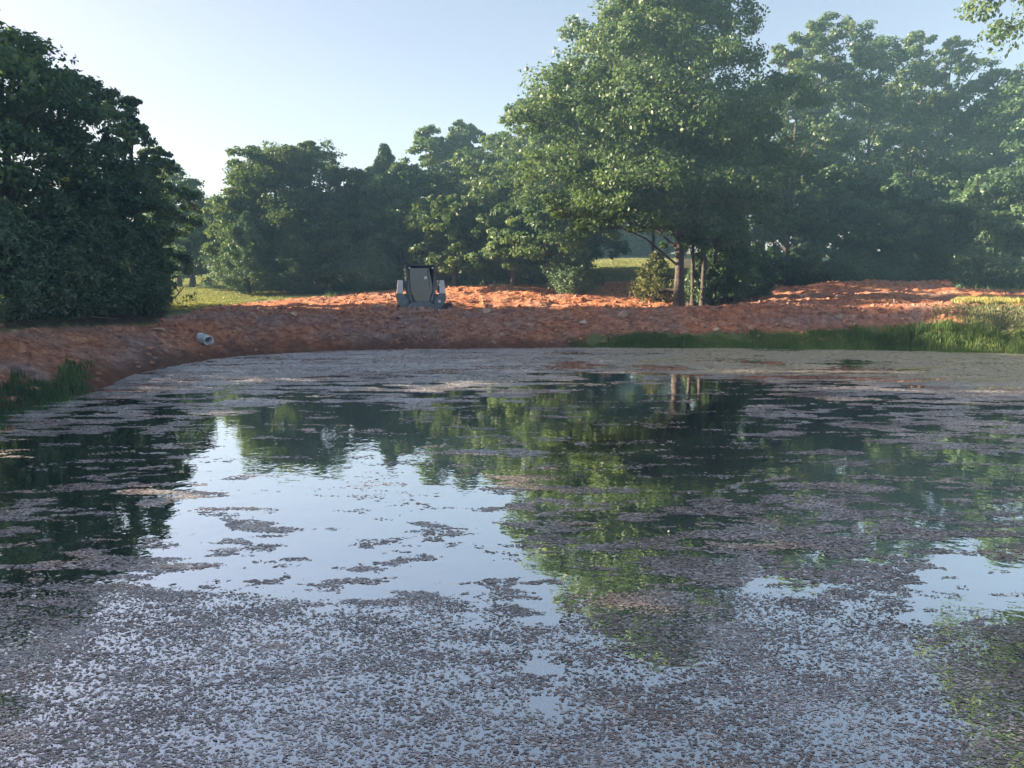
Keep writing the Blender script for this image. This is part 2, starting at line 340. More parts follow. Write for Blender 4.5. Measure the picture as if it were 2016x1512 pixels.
# ------------------------------------------------------------------ floating weed
DC = [  # px, py, cover
 (0, 800, .2), (60, 850, .55), (150, 830, .55), (250, 800, .6), (300, 765, .75), (0, 870, .25), (100, 885, .06), (250, 880, .05), (350, 860, .10),
 (330, 835, .42), (420, 790, .62), (380, 750, .92), (500, 730, .93), (500, 760, .88), (560, 790, .65), (560, 830, .10), (480, 830, .3), (640, 775, .75), (640, 800, .25), (700, 810, .08),
 (700, 700, .98), (600, 715, .95), (850, 700, .98), (850, 730, .90), (850, 760, .75), (840, 785, .3), (1000, 700, .98), (1000, 740, .85), (1000, 765, .6), (1080, 760, .25), (1100, 735, .75), (1180, 742, .15),
 (1050, 715, .97), (1200, 700, .99), (1200, 720, .9), (1300, 728, .45), (1500, 728, .45), (1620, 735, .4), (1400, 700, .99), (1600, 700, .99), (1800, 700, .99), (2016, 710, .99),
 (1400, 716, .95), (1600, 716, .95), (1750, 725, .97), (1900, 740, .97), (2016, 750, .95), (1700, 745, .85),
 (1200, 770, .05), (1350, 760, .04), (1480, 760, .08), (1560, 765, .45), (1640, 765, .7), (1800, 775, .75), (2000, 790, .8),
 (1550, 800, .3), (1650, 810, .5), (1800, 820, .62), (1950, 830, .72), (2016, 860, .7), (1560, 835, .35), (1700, 850, .6), (1850, 860, .6), (1650, 880, .25), (1950, 880, .3),
 (1400, 820, .04), (1300, 850, .03), (1000, 820, .03), (800, 850, .02), (600, 900, .02), (450, 900, .02), (450, 860, .05),
 (1750, 900, .06), (1900, 910, .06), (2000, 900, .2), (1800, 960, .06), (1950, 960, .12), (1600, 930, .06), (1500, 900, .05),
 (1400, 930, .05), (1250, 900, .04), (1300, 960, .07), (1150, 930, .03), (1480, 970, .25), (1620, 985, .45), (1800, 1000, .35), (1950, 1010, .6),
 (1500, 1000, .68), (1650, 1010, .7), (1400, 1020, .65), (1750, 1030, .68), (1900, 1040, .65), (1990, 1050, .4), (1330, 1000, .35), (1250, 1010, .3), (1180, 980, .15), (1060, 985, .35), (1100, 1020, .45), (1010, 1000, .3), (1050, 1040, .4),
 (1150, 1060, .6), (1300, 1060, .6), (1450, 1060, .66), (1600, 1070, .68), (1720, 1060, .6), (1800, 1090, .4), (1900, 1090, .1), (1980, 1090, .12),
 (1200, 1110, .5), (1350, 1110, .62), (1500, 1110, .55), (1650, 1110, .6), (1760, 1120, .55), (1850, 1150, .1), (1950, 1150, .05), (2016, 1150, .08),
 (1120, 1120, .35), (1080, 1090, .2), (1250, 1170, .5), (1400, 1170, .65), (1550, 1160, .6), (1650, 1170, .6), (1750, 1170, .5), (1800, 1200, .2), (1900, 1210, .05), (1990, 1215, .12),
 (1300, 1215, .75), (1450, 1220, .75), (1600, 1210, .5), (1700, 1225, .45), (1800, 1235, .35), (1900, 1250, .3), (2000, 1260, .6),
 (100, 950, .05), (0, 940, .1), (200, 1000, .22), (100, 1010, .35), (0, 1010, .45), (50, 1050, .35), (300, 970, .3), (400, 980, .35), (350, 1000, .25), (480, 985, .15), (550, 960, .04), (700, 930, .02), (600, 1000, .03), (800, 960, .03), (900, 1000, .08), (700, 1000, .06), (950, 1020, .3), (850, 1030, .25), (760, 1030, .1),
 (150, 1060, .08), (250, 1050, .08), (400, 1050, .06), (550, 1060, .22), (450, 1075, .18), (650, 1090, .08), (850, 1085, .4), (780, 1070, .25), (950, 1070, .12), (1000, 1100, .1),
 (50, 1100, .3), (150, 1120, .55), (250, 1130, .4), (50, 1160, .7), (150, 1170, .78), (250, 1170, .6), (350, 1120, .18), (500, 1110, .15), (650, 1120, .1), (800, 1130, .1), (950, 1130, .18), (350, 1160, .42), (500, 1160, .35), (650, 1150, .3), (800, 1160, .3), (950, 1150, .3), (1060, 1160, .2),
 (100, 1220, .85), (250, 1220, .55), (400, 1220, .42), (550, 1220, .45), (700, 1220, .4), (850, 1210, .42), (1000, 1200, .4), (1050, 1180, .12), (1150, 1200, .45),
 (0, 1300, .8), (200, 1300, .58), (400, 1300, .5), (600, 1300, .5), (800, 1300, .5), (1000, 1290, .5), (1060, 1320, .3), (1200, 1280, .7), (1400, 1280, .72), (1600, 1270, .5), (1750, 1290, .5), (1900, 1300, .55), (2016, 1320, .6),
 (0, 1400, .55), (200, 1400, .52), (400, 1400, .52), (600, 1400, .52), (800, 1400, .55), (1000, 1400, .55), (1200, 1380, .6), (1400, 1380, .55), (1600, 1380, .52), (1800, 1380, .5), (2000, 1400, .55),
 (0, 1500, .52), (300, 1500, .52), (600, 1500, .5), (900, 1500, .5), (1200, 1500, .55), (1500, 1500, .52), (1800, 1500, .52), (2016, 1500, .5)]
DCA = np.array(DC, float)
def cover(px, py):
    # inverse-distance in a space where rows stretch with perspective
    k = lambda yy: 330*np.log(np.maximum(yy-560, 20))
    A = DCA[:, 0]; B = k(DCA[:, 1])*1.6; out = np.zeros(px.shape); ws = np.zeros(px.shape); Bq = k(py)*1.6
    for a, b, c in zip(A, B, DCA[:, 2]):
        w_ = 1/((px-a)**2+(Bq-b)**2+120)**2.2; out += w_*c; ws += w_
    return out/ws
def rankn(n):
    s = np.sort(n.ravel()); return np.interp(n, s[::max(1, len(s)//2000)], np.linspace(0, 1, len(s[::max(1, len(s)//2000)])))
weedV, weedT = [], []
rng = np.random.default_rng(5)
for (y0, y1, n_, s0, s1, cs, soft, seed) in (
        (2.3, 4.4, 160000, .0035, .0145, 7, 2.6, 1), (4.4, 7.2, 170000, .0055, .021, 6.0, .34, 2),
        (7.2, 11, 150000, .009, .029, 4.6, .26, 3), (11, 15, 110000, .018, .045, 3.0, .26, 4), (15, 22.5, 120000, .03, .075, 1.3, .3, 5)):
    xm = min(13.8, y1*.74+.5); xl = -xm if y0 < 7 else max(-xm, -10.5)
    Y = y0+(y1-y0)*rng.random(n_*2); X = xl+(xm-xl)*rng.random(n_*2)
    px, py = to_px(X, Y, 0*X); inside = (px > -60) & (px < 2080)
    X, Y, px, py = X[inside], Y[inside], px[inside], py[inside]
    cov = cover(px, py)
    cov = np.clip(cov+fbm(X*.55, Y*.9, 300, 3)*.30*np.clip(cov*3, 0, 1), 0, 1); cov = np.where(cov < .04, cov*.5, cov); cov = cov*(1-.06*sstep(py, 770, 820)*(1-sstep(py, 1130, 1180))*(cov < .8))
    n = fbm(X*cs*.5+fbm(X*3, Y*3, 8, 2)*.8, Y*cs*1.35, 200+seed, 5); g_ = rankn(n)
    so_ = .3+(soft-.3)*sstep(cov, .2, .45)*(sstep(py, 1140, 1230) if soft > 2 else 1)
    m = np.clip((cov-g_)/so_+.5, 0, 1); m = np.where(cov < .12, m*.7, m)
    mr_ = s0+(s1-s0)/2.8; area_f = 2.6*mr_**2*.48*.95*1.25; c_ = np.clip(m, 0, .94 if y0 > 7 else .80)
    m = -np.log(1-c_)*(xm-xl)*(y1-y0)/(2*n_*area_f)
    keep = (rng.random(len(X)) < m) & (pond_sd(X, Y) < -.02)
    X, Y, px, py, cov = X[keep], Y[keep], px[keep], py[keep], cov[keep]; k_ = len(X)
    rad = (s0+(s1-s0)*rng.random(k_)**1.8); asp = .28+.4*rng.random(k_); rot = rng.normal(size=k_)*.45
    tl_ = .07 if y0 < 7 else .04; tx, ty = rng.normal(size=k_)*tl_, rng.normal(size=k_)*tl_; Zc = .0012+rng.random(k_)*.0016
    Q = np.empty((k_, 6, 3))
    for q in range(6):
        a_ = q*math.pi/3+rng.random(k_)*.6; r_ = rad*(.55+.75*rng.random(k_)); lx, ly = np.cos(a_)*r_, np.sin(a_)*r_*asp
        Q[:, q, 0] = X+lx*np.cos(rot)-ly*np.sin(rot); Q[:, q, 1] = Y+lx*np.sin(rot)+ly*np.cos(rot)
        Q[:, q, 2] = Zc+lx*tx+ly*ty
    Q[:, :, 2] = np.maximum(Q[:, :, 2], .0006+.001*rng.random((k_, 6)))
    weedV.append(Q.reshape(-1, 3))
    sc = sstep(px, 1050, 1400)*(1-sstep(py, 715+(px-1100)*.03, 740+(px-1100)*.04))
    base = np.clip(.26+.16*sstep(Y, 3.5, 10)+.12*sstep(Y, 12, 17)+fbm(X*2, Y*2, 600, 3)*.5+fbm(X*.8, Y*4.5, 610, 3)*.7*sstep(Y, 8, 12)+rng.normal(size=k_)*.17, 0, .62)  # distant flecks paler and streaked, sky sheen painted into the tint
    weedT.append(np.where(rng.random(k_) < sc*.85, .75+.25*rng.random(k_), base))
weedV = np.concatenate(weedV); weedF = np.arange(len(weedV)).reshape(-1, 6)
def weedmat():
    m, t, o = newmat('pond_weed'); p = N(t, 'ShaderNodeBsdfPrincipled', Roughness=.36)
    p.inputs['Specular IOR Level'].default_value = .9
    a = N(t, 'ShaderNodeAttribute', attribute_name='tint'); r = N(t, 'ShaderNodeValToRGB'); e = r.color_ramp.elements
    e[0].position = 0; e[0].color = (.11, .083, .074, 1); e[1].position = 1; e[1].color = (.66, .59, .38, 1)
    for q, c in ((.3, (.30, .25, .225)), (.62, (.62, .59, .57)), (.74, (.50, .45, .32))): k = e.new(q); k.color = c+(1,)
    t.links.new(a.outputs['Fac'], r.inputs[0]); t.links.new(r.outputs[0], p.inputs['Base Color']); t.links.new(p.outputs[0], o.inputs[0]); return m
M_WEED = weedmat()
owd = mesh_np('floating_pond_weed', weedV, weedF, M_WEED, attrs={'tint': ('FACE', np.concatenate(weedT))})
tag(owd, 'brown grey mats of floating weed and algae covering the pond', 'pond weed', kind='stuff')
print('weed flecks', len(weedF))

# ------------------------------------------------------------------ foliage builders
def leaf_cards(P, Nrm, size, asp, rng, tint, droop=.25):
    """one rhombus leaf per point; Nrm = rough outward normals"""
    n = len(P); r = rng.normal(size=(n, 3)); nn = Nrm+r*.75; nn /= np.linalg.norm(nn, axis=1, keepdims=True)
    a = np.cross(nn, rng.normal(size=(n, 3))); a /= np.linalg.norm(a, axis=1, keepdims=True)+1e-9; b = np.cross(nn, a)
    L = (size*(.65+.7*rng.random(n)))[:, None]; W = L*asp
    V = np.empty((n, 4, 3)); V[:, 0] = P-a*L*.5; V[:, 1] = P-b*W*.5+nn*L*.08; V[:, 2] = P+a*L*.5; V[:, 3] = P+b*W*.5+nn*L*.08
    Fc = np.arange(n*4).reshape(n, 4)
    return V.reshape(-1, 3), Fc
def unit(rng, n):
    v = rng.normal(size=(n, 3)); return v/np.linalg.norm(v, axis=1, keepdims=True)
LEAVES = [0]
def tree(kind, px, L, top, rx, label, group=None, low=.3, seed=0, lobes=11, clumps=22, leaves=80, leaf=.17, mat=None, trunk_r=.16,
         cat='tree', ry=None, name=None, zb=None, lean=0, shape='oak', topz=None, bark=None, low_z=None, flat=.75, cxo=0, extra=(), pw=1.05):
    rng = np.random.default_rng(seed*13+7); rd = random.Random(seed)
    b = at_y(px, 550, L); x, y = b[0], L; z0 = gzs(x, y)-.05 if zb is None else zb
    H = (topz if topz is not None else at_y(px, top, L)[2])-z0; ry = ry or rx
    root = empty(name or kind, (x, y, z0)); tag(root, label, cat, group)
    tb = MB(); zl = H*low if low_z is None else low_z-z0
    ph = rd.random()*6
    def tp(t): return Vector((math.sin(ph+t*2.2)*.018*H*t+lean*t*H, math.cos(ph*1.7+t*2)*.015*H*t, t*H*.93))
    K = 9; tb.tube([tp(i/K) for i in range(K+1)], [trunk_r*(1.35 if i == 0 else 1)*(1-i/K*.85) for i in range(K+1)], 8)
    Pn, Nn, Tn = [], [], []
    if shape == 'oak':
        for i in range(lobes+len(extra)):
            t = min(.97, (i+.5)/lobes); h = zl+(H-zl)*(.06+.90*t**.85)
            tt = (h-zl)/(H-zl); prof = (.80+.20*math.sin(math.pi*min(1, tt*1.6))) if tt < .5 else max(.25, 1-((tt-.5)/.5)**2*.72)
            an = i*2.399+ph+rd.random()*.7; rr = rd.uniform(.35, .72)*prof
            if t > .93: rr *= .15
            lr = min((rx+ry)/2*rd.uniform(.36, .64)*(.70+.45*prof), 2.0)*(rd.uniform(.62, 1) if t > .68 else 1)
            c = Vector((math.cos(an)*rr*rx, math.sin(an)*rr*ry, min(h, H-lr*.78)))
            c.x += lean*c.z+cxo*prof
            if i >= lobes: c = Vector(extra[i-lobes][:3]); lr = extra[i-lobes][3]
            t0 = max(.12, min(.9, (c.z-lr*.6)/H*.9)) if i < lobes else min(.6, c.z/H+.0); s0 = tp(t0); mid = (s0+c)/2+Vector((0, 0, .12*lr))
            tb.tube([s0, mid, c], [trunk_r*.30*(1-t0*.5), trunk_r*.2, trunk_r*.08], 5, False)
            dirs = unit(rng, clumps); dirs[:, 2] = np.where(dirs[:, 2] < -.5, -dirs[:, 2]*.6, dirs[:, 2])
            rad = (.62+.45*rng.random(clumps))[:, None]
            cc = np.array(c)+dirs*rad*np.array((lr, lr, lr*flat))
            for q in range(clumps):
                if q % 4 == 0: tb.tube([c, (c+Vector(cc[q]))/2+Vector((0, 0, .05)), Vector(cc[q])], [trunk_r*.10, trunk_r*.07, trunk_r*.03], 4, False)
                cr = lr*rd.uniform(.20, .36); m = int(leaves*rd.uniform(.6, 1.35))
                d = unit(rng, m); rr_ = (.35+.75*rng.random(m))[:, None]
                P = cc[q]+d*rr_*np.array((cr, cr, cr*.62)); Pn.append(P)
                Nn.append(d*.5+dirs[q]*.6+np.array((0, 0, .45))); tq = rd.uniform(-.16, .2)
                Tn.append(np.clip(.42+tq+rng.normal(size=m)*.16, 0, 1))
        P = np.concatenate(Pn)
        ok = (P[:, 2] > .05) & (P[:, 2] < H*1.02); V, Fc = leaf_cards(P[ok], np.concatenate(Nn)[ok], leaf, .62, rng, None); T = np.concatenate(Tn)[ok]
    else:   # cedar: cone of upswept sprays
        ns = int(lobes*clumps)
        t = rng.random(ns)**.8; h = zl+(H-zl)*t
        env = rx*np.clip((1-t)**pw, .02, 1)*1.15*(.30+.70*np.clip(t/.12, 0, 1))
        an = rng.random(ns)*6.283; bump = .78+.32*np.sin(an*3+ph+h*1.3)*np.cos(h*2.1+ph)+.12*rng.normal(size=ns)
        r = env*np.clip(bump, .35, 1.25)*(.72+.33*rng.random(ns))
        C = np.stack([np.cos(an)*r, np.sin(an)*r, h+.25*r*rng.random(ns)], -1)
        for q in range(ns):
            m = int(leaves*rd.uniform(.6, 1.3)); out = np.array((math.cos(an[q]), math.sin(an[q]), .55)); out /= np.linalg.norm(out)
            ln = (.22+.30*rd.random())*(1-.55*t[q]); s = rng.random(m)[:, None]
            P = C[q]+out*(s-.5)*ln*2*.8+rng.normal(size=(m, 3))*(.04+.10*(1-s))*(1-.65*t[q]); Pn.append(P)
            Nn.append(np.tile(out*.6+np.array((0, 0, .3)), (m, 1))); Tn.append(np.clip(.4+rd.uniform(-.2, .22)+rng.normal(size=m)*.14, 0, 1))
            if q % 9 == 0: tb.tube([tp(max(.05, min(.95, (h[q]-.3)/H))), Vector(C[q])], [trunk_r*.22, .01], 4, False)
        P = np.concatenate(Pn); ok = P[:, 2] > .02
        V, Fc = leaf_cards(P[ok], np.concatenate(Nn)[ok], leaf*.95, .34, rng, None); T = np.concatenate(Tn)[ok]
    LEAVES[0] += len(Fc)
    tb.build('trunk', bark or M_BARK, root, smooth=True)
    mesh_np('crown', V, Fc, mat or (M_OAK if shape == 'oak' else M_CEDAR), root, attrs={'tint': ('FACE', T)})
    return root
def oak(*a, **k): return tree('oak_tree', *a, **k)
def cedar(*a, **k):
    k.setdefault('low', .04); k.setdefault('leaves', 42); k.setdefault('lobes', 26); k.setdefault('trunk_r', .09); k.setdefault('leaf', .16)
    return tree('cedar_tree', *a, shape='cedar', **k)
G_L, G_M, G_R = 'trees on the left bank', 'trees behind the loader', 'trees on the right behind the dirt'
D_ = dict(mat=M_OAKD)
# left bank: (px, depth, top row, half width)
oak(35, 22, 42, 2.9, 'tall oak at the left edge with the highest rounded top above the left bank', G_L, low=.14, seed=1, lobes=19, clumps=19, leaves=80, leaf=.14, flat=.6, **D_)
oak(148, 25, 128, 2.1, 'dark oak between the tallest left oak and the narrow pointed one', G_L, low=.10, seed=3, lobes=17, clumps=18, leaves=75, leaf=.15, flat=.6, **D_)
oak(277, 29, 172, 1.35, 'narrow dark tree with a separate pointed top, right part of the left group', G_L, low=.08, seed=44, lobes=13, clumps=20, leaves=70, leaf=.15, **D_)
oak(322, 32, 285, 1.35, 'slim dark tree just right of the narrow pointed one on the left bank', G_L, low=.06, seed=5, lobes=11, clumps=18, leaves=70, leaf=.16, **D_)
oak(380, 46, 355, 1.5, 'small hazy tree at the right end of the left group beside the gap', G_L, low=.04, seed=6, lobes=10, clumps=18, leaves=60, leaf=.17, **D_)
oak(222, 23, 335, 1.8, 'broad dark oak in front of the narrow tree, its boughs low over the bank', G_L, low=.10, seed=7, lobes=12, clumps=22, leaves=80, leaf=.13, **D_)
oak(378, 44, 405, 2.2, 'dark oak beyond the left group where the grass clearing begins', G_L, low=.03, seed=8, lobes=10, clumps=20, leaves=80, leaf=.15, **D_)
oak(352, 44, 318, 2.0, 'hazy dark tree stepping down to the gap behind the left group', G_L, low=.04, seed=187, lobes=13, clumps=22, leaves=65, **D_)
cedar(20, 16.5, 400, 1.9, 'dense dark cedar at the left frame edge just behind the red bank', G_L, seed=9, clumps=34, mat=M_CEDAR, leaf=.12)
cedar(125, 17.5, 380, 1.7, 'dark cedar second from the left edge just behind the red bank', G_L, seed=10, clumps=32, leaf=.12)
cedar(215, 20, 400, 1.7, 'dark cedar above the grey drain pipe side of the left bank', G_L, seed=12, clumps=32, leaf=.12)
cedar(262, 22.5, 480, 1.1, 'low dark cedar at the right foot of the left tree group', G_L, seed=13, clumps=28, leaf=.12)
# unseen off-frame oaks added to shade the pond and bank and shape its reflections
for i, (x_, y_, h_, r_) in enumerate(((-15.5, 17.5, 11.5, 3.2), (-17, 10.5, 11, 3.4), (-16, 4.5, 11, 3.2), (-17, -2, 11.5, 3.4), (-21, 22, 12, 3.4), (-21, 28, 12, 3.2), (-23, 14, 13, 3.6), (-23, 7, 13, 3.6), (-22.5, 0, 13, 3.6), (-16.5, 13.8, 11, 3), (-14.5, 1, 11.5, 3), (-19, -6, 12, 3.4), (-14, 7.2, 11.5, 3), (-27, 31, 14.2, 3.4), (-27.5, 26.5, 14.2, 3.6), (-27, 21, 14.2, 3.6))):
    t_ = oak(1008, 20, 0, r_, 'dark oak standing outside the frame on the left bank', 'oaks left of the view', low=.06, seed=60+i, lobes=14, clumps=20, leaves=60, leaf=.18, zb=.8, topz=h_, **D_)
    t_.location = (x_, y_, .75)
for i, (x_, y_, h_) in enumerate(((-9, -16, 7.6), (-4.5, -18, 6.2), (0.5, -17, 7.4))):  # unseen trees added so the loader glass reflects dark crowns
    t_ = oak(1008, 20, 0, 2.8, 'oak standing behind the camera, %s of three' % ('leftmost', 'middle', 'rightmost')[i], 'oaks behind the camera', low=.06, seed=170+i, lobes=12, clumps=18, leaves=50, leaf=.22, zb=.8, topz=h_, **D_)
    t_.location = (x_, y_, .3)
# gap: far trees
for i, (px, L, tp_, r) in enumerate(((395, 78, 392, 3.4), (440, 84, 388, 4.0), (500, 80, 380, 3.5))):
    oak(px, L, tp_, r, ['far hazy tree closing the gap, behind the left group', 'far hazy tree in the middle of the gap above the left clearing', 'far hazy tree behind the left edge of the centre group'][i],
        'far trees beyond the left clearing', low=.05, seed=70+i, lobes=10, clumps=18, leaves=50, leaf=.32)
# centre group
oak(548, 42, 282, 3.3, 'rounded oak at the left of the centre group, over the grass clearing', G_M, low=.05, seed=14, lobes=20, clumps=24, leaves=75)
oak(612, 43, 274, 2.3, 'oak with the highest knob in the left half of the centre group', G_M, low=.12, seed=15, lobes=13, clumps=22, leaves=70)
oak(482, 42, 375, 2.4, 'lower oak shoulder leaning out towards the gap, left of the centre group', G_M, low=.06, seed=16, lobes=11, clumps=22, leaves=75)
cedar(490, 39.5, 420, 2.2, 'broad bushy cedar at the foot of the centre group beside the clearing', G_M, seed=17, clumps=34)
cedar(580, 39.5, 430, 1.9, 'dark bushy cedar under the rounded oak left of the loader', G_M, seed=18, clumps=30)
oak(655, 40, 400, 1.5, 'small sunlit oak with yellow green leaves left of the loader', G_M, low=.15, seed=19, lobes=10, clumps=20, leaves=75)
oak(690, 44, 330, 2.4, 'oak with a flat top between the knobbed oak and the pointed cedar', G_M, low=.1, seed=20, lobes=12, clumps=22, leaves=70)
cedar(762, 43, 286, 1.9, 'tall pointed cedar rising above the loader', G_M, seed=21, clumps=44, pw=.72)
cedar(735, 40, 470, 1.7, 'dark low cedar directly left of the loader', G_M, seed=22, clumps=28)
oak(790, 41.5, 322, 2.0, 'dark oak behind the loader cab', G_M, low=.04, seed=23, lobes=10, clumps=20, leaves=70, **D_)
oak(735, 45, 325, 1.8, 'oak half hidden behind the pointed cedar', G_M, low=.1, seed=181, lobes=12, clumps=22, leaves=70)
cedar(680, 40.5, 440, 1.6, 'dark cedar under the flat topped oak left of the loader', G_M, seed=184, clumps=28)
oak(850, 44, 246, 2.1, 'oak with a rounded top just right of the pointed cedar', G_M, low=.1, seed=24, lobes=17, clumps=22, leaves=70)
oak(915, 45, 238, 2.0, 'oak with a small flat topped crown right of the rounded one behind the loader', G_M, low=.1, seed=25, lobes=17, clumps=22, leaves=70)
oak(895, 38, 385, 2.1, 'sunlit oak with boughs hanging right above the loader arm', G_M, low=.16, seed=26, lobes=12, clumps=24, leaves=80, leaf=.19)
oak(985, 40, 258, 2.5, 'broad oak in the middle between the loader and the big tree', G_M, low=.12, seed=27, lobes=14, clumps=22, leaves=75)
oak(1010, 36.5, 400, 1.8, 'sunlit low oak above the bright orange slope', G_M, low=.10, seed=28, lobes=11, clumps=22, leaves=80, leaf=.19)
oak(1066, 38.5, 182, 2.5, 'tall oak whose crown steps up to the big tree from the left', G_M, low=.10, seed=29, lobes=15, clumps=22, leaves=80)
cedar(860, 40, 440, 1.7, 'dark cedar under the sunlit boughs right of the loader', G_M, seed=30, clumps=28)
cedar(955, 39, 450, 1.7, 'dark cedar at the back of the ploughed dirt edge', G_M, seed=31, clumps=28)
cedar(1065, 38.2, 430, 1.8, 'dark cedar above the left end of the bright orange slope', G_M, seed=32, clumps=30)
cedar(1128, 34.5, 440, 1.3, 'small dark cedar left of the sunlit clearing', G_M, seed=33, clumps=26)
oak(1130, 35, 160, 2.5, 'tall oak touching the left side of the big tree', G_M, low=.10, seed=34, lobes=14, clumps=24, leaves=80)
# the big tree
big = oak(1338, 27.6, -75, 4.15, 'biggest oak of the photo, straight pale trunk standing at the water side of the dirt', None, low=.19, seed=35, lobes=36, clumps=26, leaves=100, leaf=.135, flat=.58, trunk_r=.185, ry=3.6, bark=M_BARKL, zb=.72, cxo=-1.1, extra=[(-1.3, -2.3, 4.0, 1.2), (1.1, -2.3, 4.3, 1.3), (0, -2.6, 5.8, 1.3), (-2.6, -2, 6.2, 1.3), (-3.4, -.3, 3.7, 1.3), (-4.6, .2, 5.0, 1.5), (-2.0, -.8, 3.6, 1.1), (-5.2, -.2, 6.6, 1.4), (2.4, .2, 3.9, 1.4), (3.2, .5, 5.4, 1.6), (.9, -1.2, 3.8, 1.1), (-.5, -1.6, 4.8, 1.2), (3.4, 0, 7.4, 1.5), (-3.7, 0, 8.0, 1.2), (1.6, .8, 2.6, 1.0)])
#oak(1225, 28.5, 250, 2.0, 'leafy oak forming the low left skirt of the biggest oak', None, low=.36, seed=36, lobes=11, clumps=24, leaves=80, leaf=.16, trunk_r=.07)
G_S = 'slim trunks beside the biggest oak'
for i, (px, L, tp_, r, lb) in enumerate(((1366, 28.6, 300, 1.3, 'slim dark trunk right beside the biggest oak'), (1384, 28.2, 220, 1.5, 'thick dark trunk second right of the biggest oak'),
        (1403, 28.8, 260, 1.6, 'forked trunk third right of the biggest oak, twiggy foot'), (1440, 29.2, 180, 2.0, 'rightmost slim oak of the clump at the biggest oak'))):
    oak(px, L, tp_, r, lb, G_S, low=.34, lean=(-.012, .03, .022, -.02)[i], seed=37+i, lobes=10, clumps=20, leaves=75, leaf=.16, trunk_r=.10, **D_)
oak(1418, 29.8, 430, 1.0, 'leafy young tree in front of the slim trunks', None, low=.06, seed=183, lobes=9, clumps=16, leaves=55, leaf=.13, trunk_r=.03, **D_)
cedar(1448, 29.5, 410, 1.15, 'dark cedar filling the right foot of the biggest oak clump', None, seed=45, clumps=30, leaf=.13)
cedar(1490, 30.5, 480, .8, 'small dark cedar at the right end of the biggest oak clump', None, seed=46, clumps=24, leaf=.13)
cedar(1375, 28.9, 500, .62, 'low dark twiggy cedar at the foot of the slim trunks', None, seed=185, clumps=12, leaves=26, leaf=.13)
oak(1420, 28.6, 515, .75, 'small dark bush under the rightmost slim trunks', None, low=.03, seed=186, lobes=8, clumps=14, leaves=45, leaf=.12, trunk_r=.03, **D_)
cedar(1395, 30.0, 470, .9, 'twiggy cedar between the trunks right of the biggest oak', None, seed=47, clumps=22, leaf=.13)
cedar(1292, 31.8, 500, 1.3, 'yellow sunlit young cedar left of the pale trunk', None, seed=48, clumps=16, leaves=30, mat=M_GOLD, leaf=.14)
# right group
oak(1545, 38, 58, 2.3, 'tall oak right of the biggest oak, sky showing through its top', G_R, low=.08, seed=49, lobes=16, clumps=18, leaves=70)
oak(1605, 39, 26, 2.3, 'highest oak of the right group', G_R, low=.08, seed=50, lobes=16, clumps=18, leaves=70)
oak(1690, 40, 64, 2.7, 'broad dark oak right of the highest one in the right group', G_R, low=.08, seed=51, lobes=17, clumps=20, leaves=75, **D_)
oak(1775, 42, 55, 2.2, 'oak with a small pale top in the middle of the right group', G_R, low=.08, seed=52, lobes=14, clumps=18, leaves=70)
oak(1842, 42, 62, 2.4, 'airy oak with sky gaps right of the small pale top', G_R, low=.08, seed=53, lobes=14, clumps=17, leaves=65)
oak(1925, 39, 128, 2.8, 'dark rounded oak lower than its neighbours near the right edge', G_R, low=.06, seed=54, lobes=14, clumps=22, leaves=75, **D_)
oak(2030, 36, 88, 3.0, 'dark oak at the right edge of the photo behind the grass', G_R, low=.06, seed=55, lobes=15, clumps=22, leaves=75, **D_)
oak(1870, 36.5, 290, 1.9, 'sunlit lower oak in front of the airy one at right', G_R, low=.10, seed=56, lobes=12, clumps=22, leaves=75)
oak(1960, 33.5, 330, 2.2, 'dark low oak with boughs to the ground at the right edge', G_R, low=.03, seed=57, lobes=12, clumps=22, leaves=80, **D_)
oak(1640, 36.5, 330, 2.0, 'lower oak in front of the highest one in the right group', G_R, low=.10, seed=58, lobes=12, clumps=22, leaves=75, **D_)
oak(1755, 36.5, 340, 2.0, 'dark lower oak in the centre front of the right group', G_R, low=.10, seed=59, lobes=12, clumps=22, leaves=75, **D_)
oak(1545, 35.5, 300, 1.5, 'lower oak right behind the dark cedars at the big clump', G_R, low=.10, seed=81, lobes=11, clumps=20, leaves=75)
cedar(1575, 35.5, 470, 1.5, 'pale green cedar at the left end of the sunlit dirt ridge', G_R, seed=82, clumps=26, mat=M_OAK)
cedar(1668, 35.6, 480, 1.5, 'spreading cedar behind the middle of the sunlit dirt ridge', G_R, seed=83, clumps=24, mat=M_OAK)
cedar(1760, 35.6, 470, 1.4, 'dark cedar behind the right half of the sunlit dirt ridge', G_R, seed=84, clumps=26)
cedar(1850, 35.4, 450, 1.5, 'dark cedar behind the right tip of the sunlit dirt ridge', G_R, seed=85, clumps=26)
cedar(1940, 33.0, 450, 1.6, 'dark spreading cedar low behind the right dirt bank', G_R, seed=86, clumps=28)
oak(2215, 19, -260, 3.3, 'near oak reaching into the top right corner of the photo', None, low=.62, seed=87, lobes=22, clumps=30, leaves=120, leaf=.13, low_z=7.9)
oak(1285, 45, 215, 2.9, 'high crowned oak behind the yellow young cedar, over the small clearing', None, seed=188, lobes=14, clumps=24, leaves=70, leaf=.19, low_z=4.3, cxo=-1.0, trunk_r=.11, **D_)
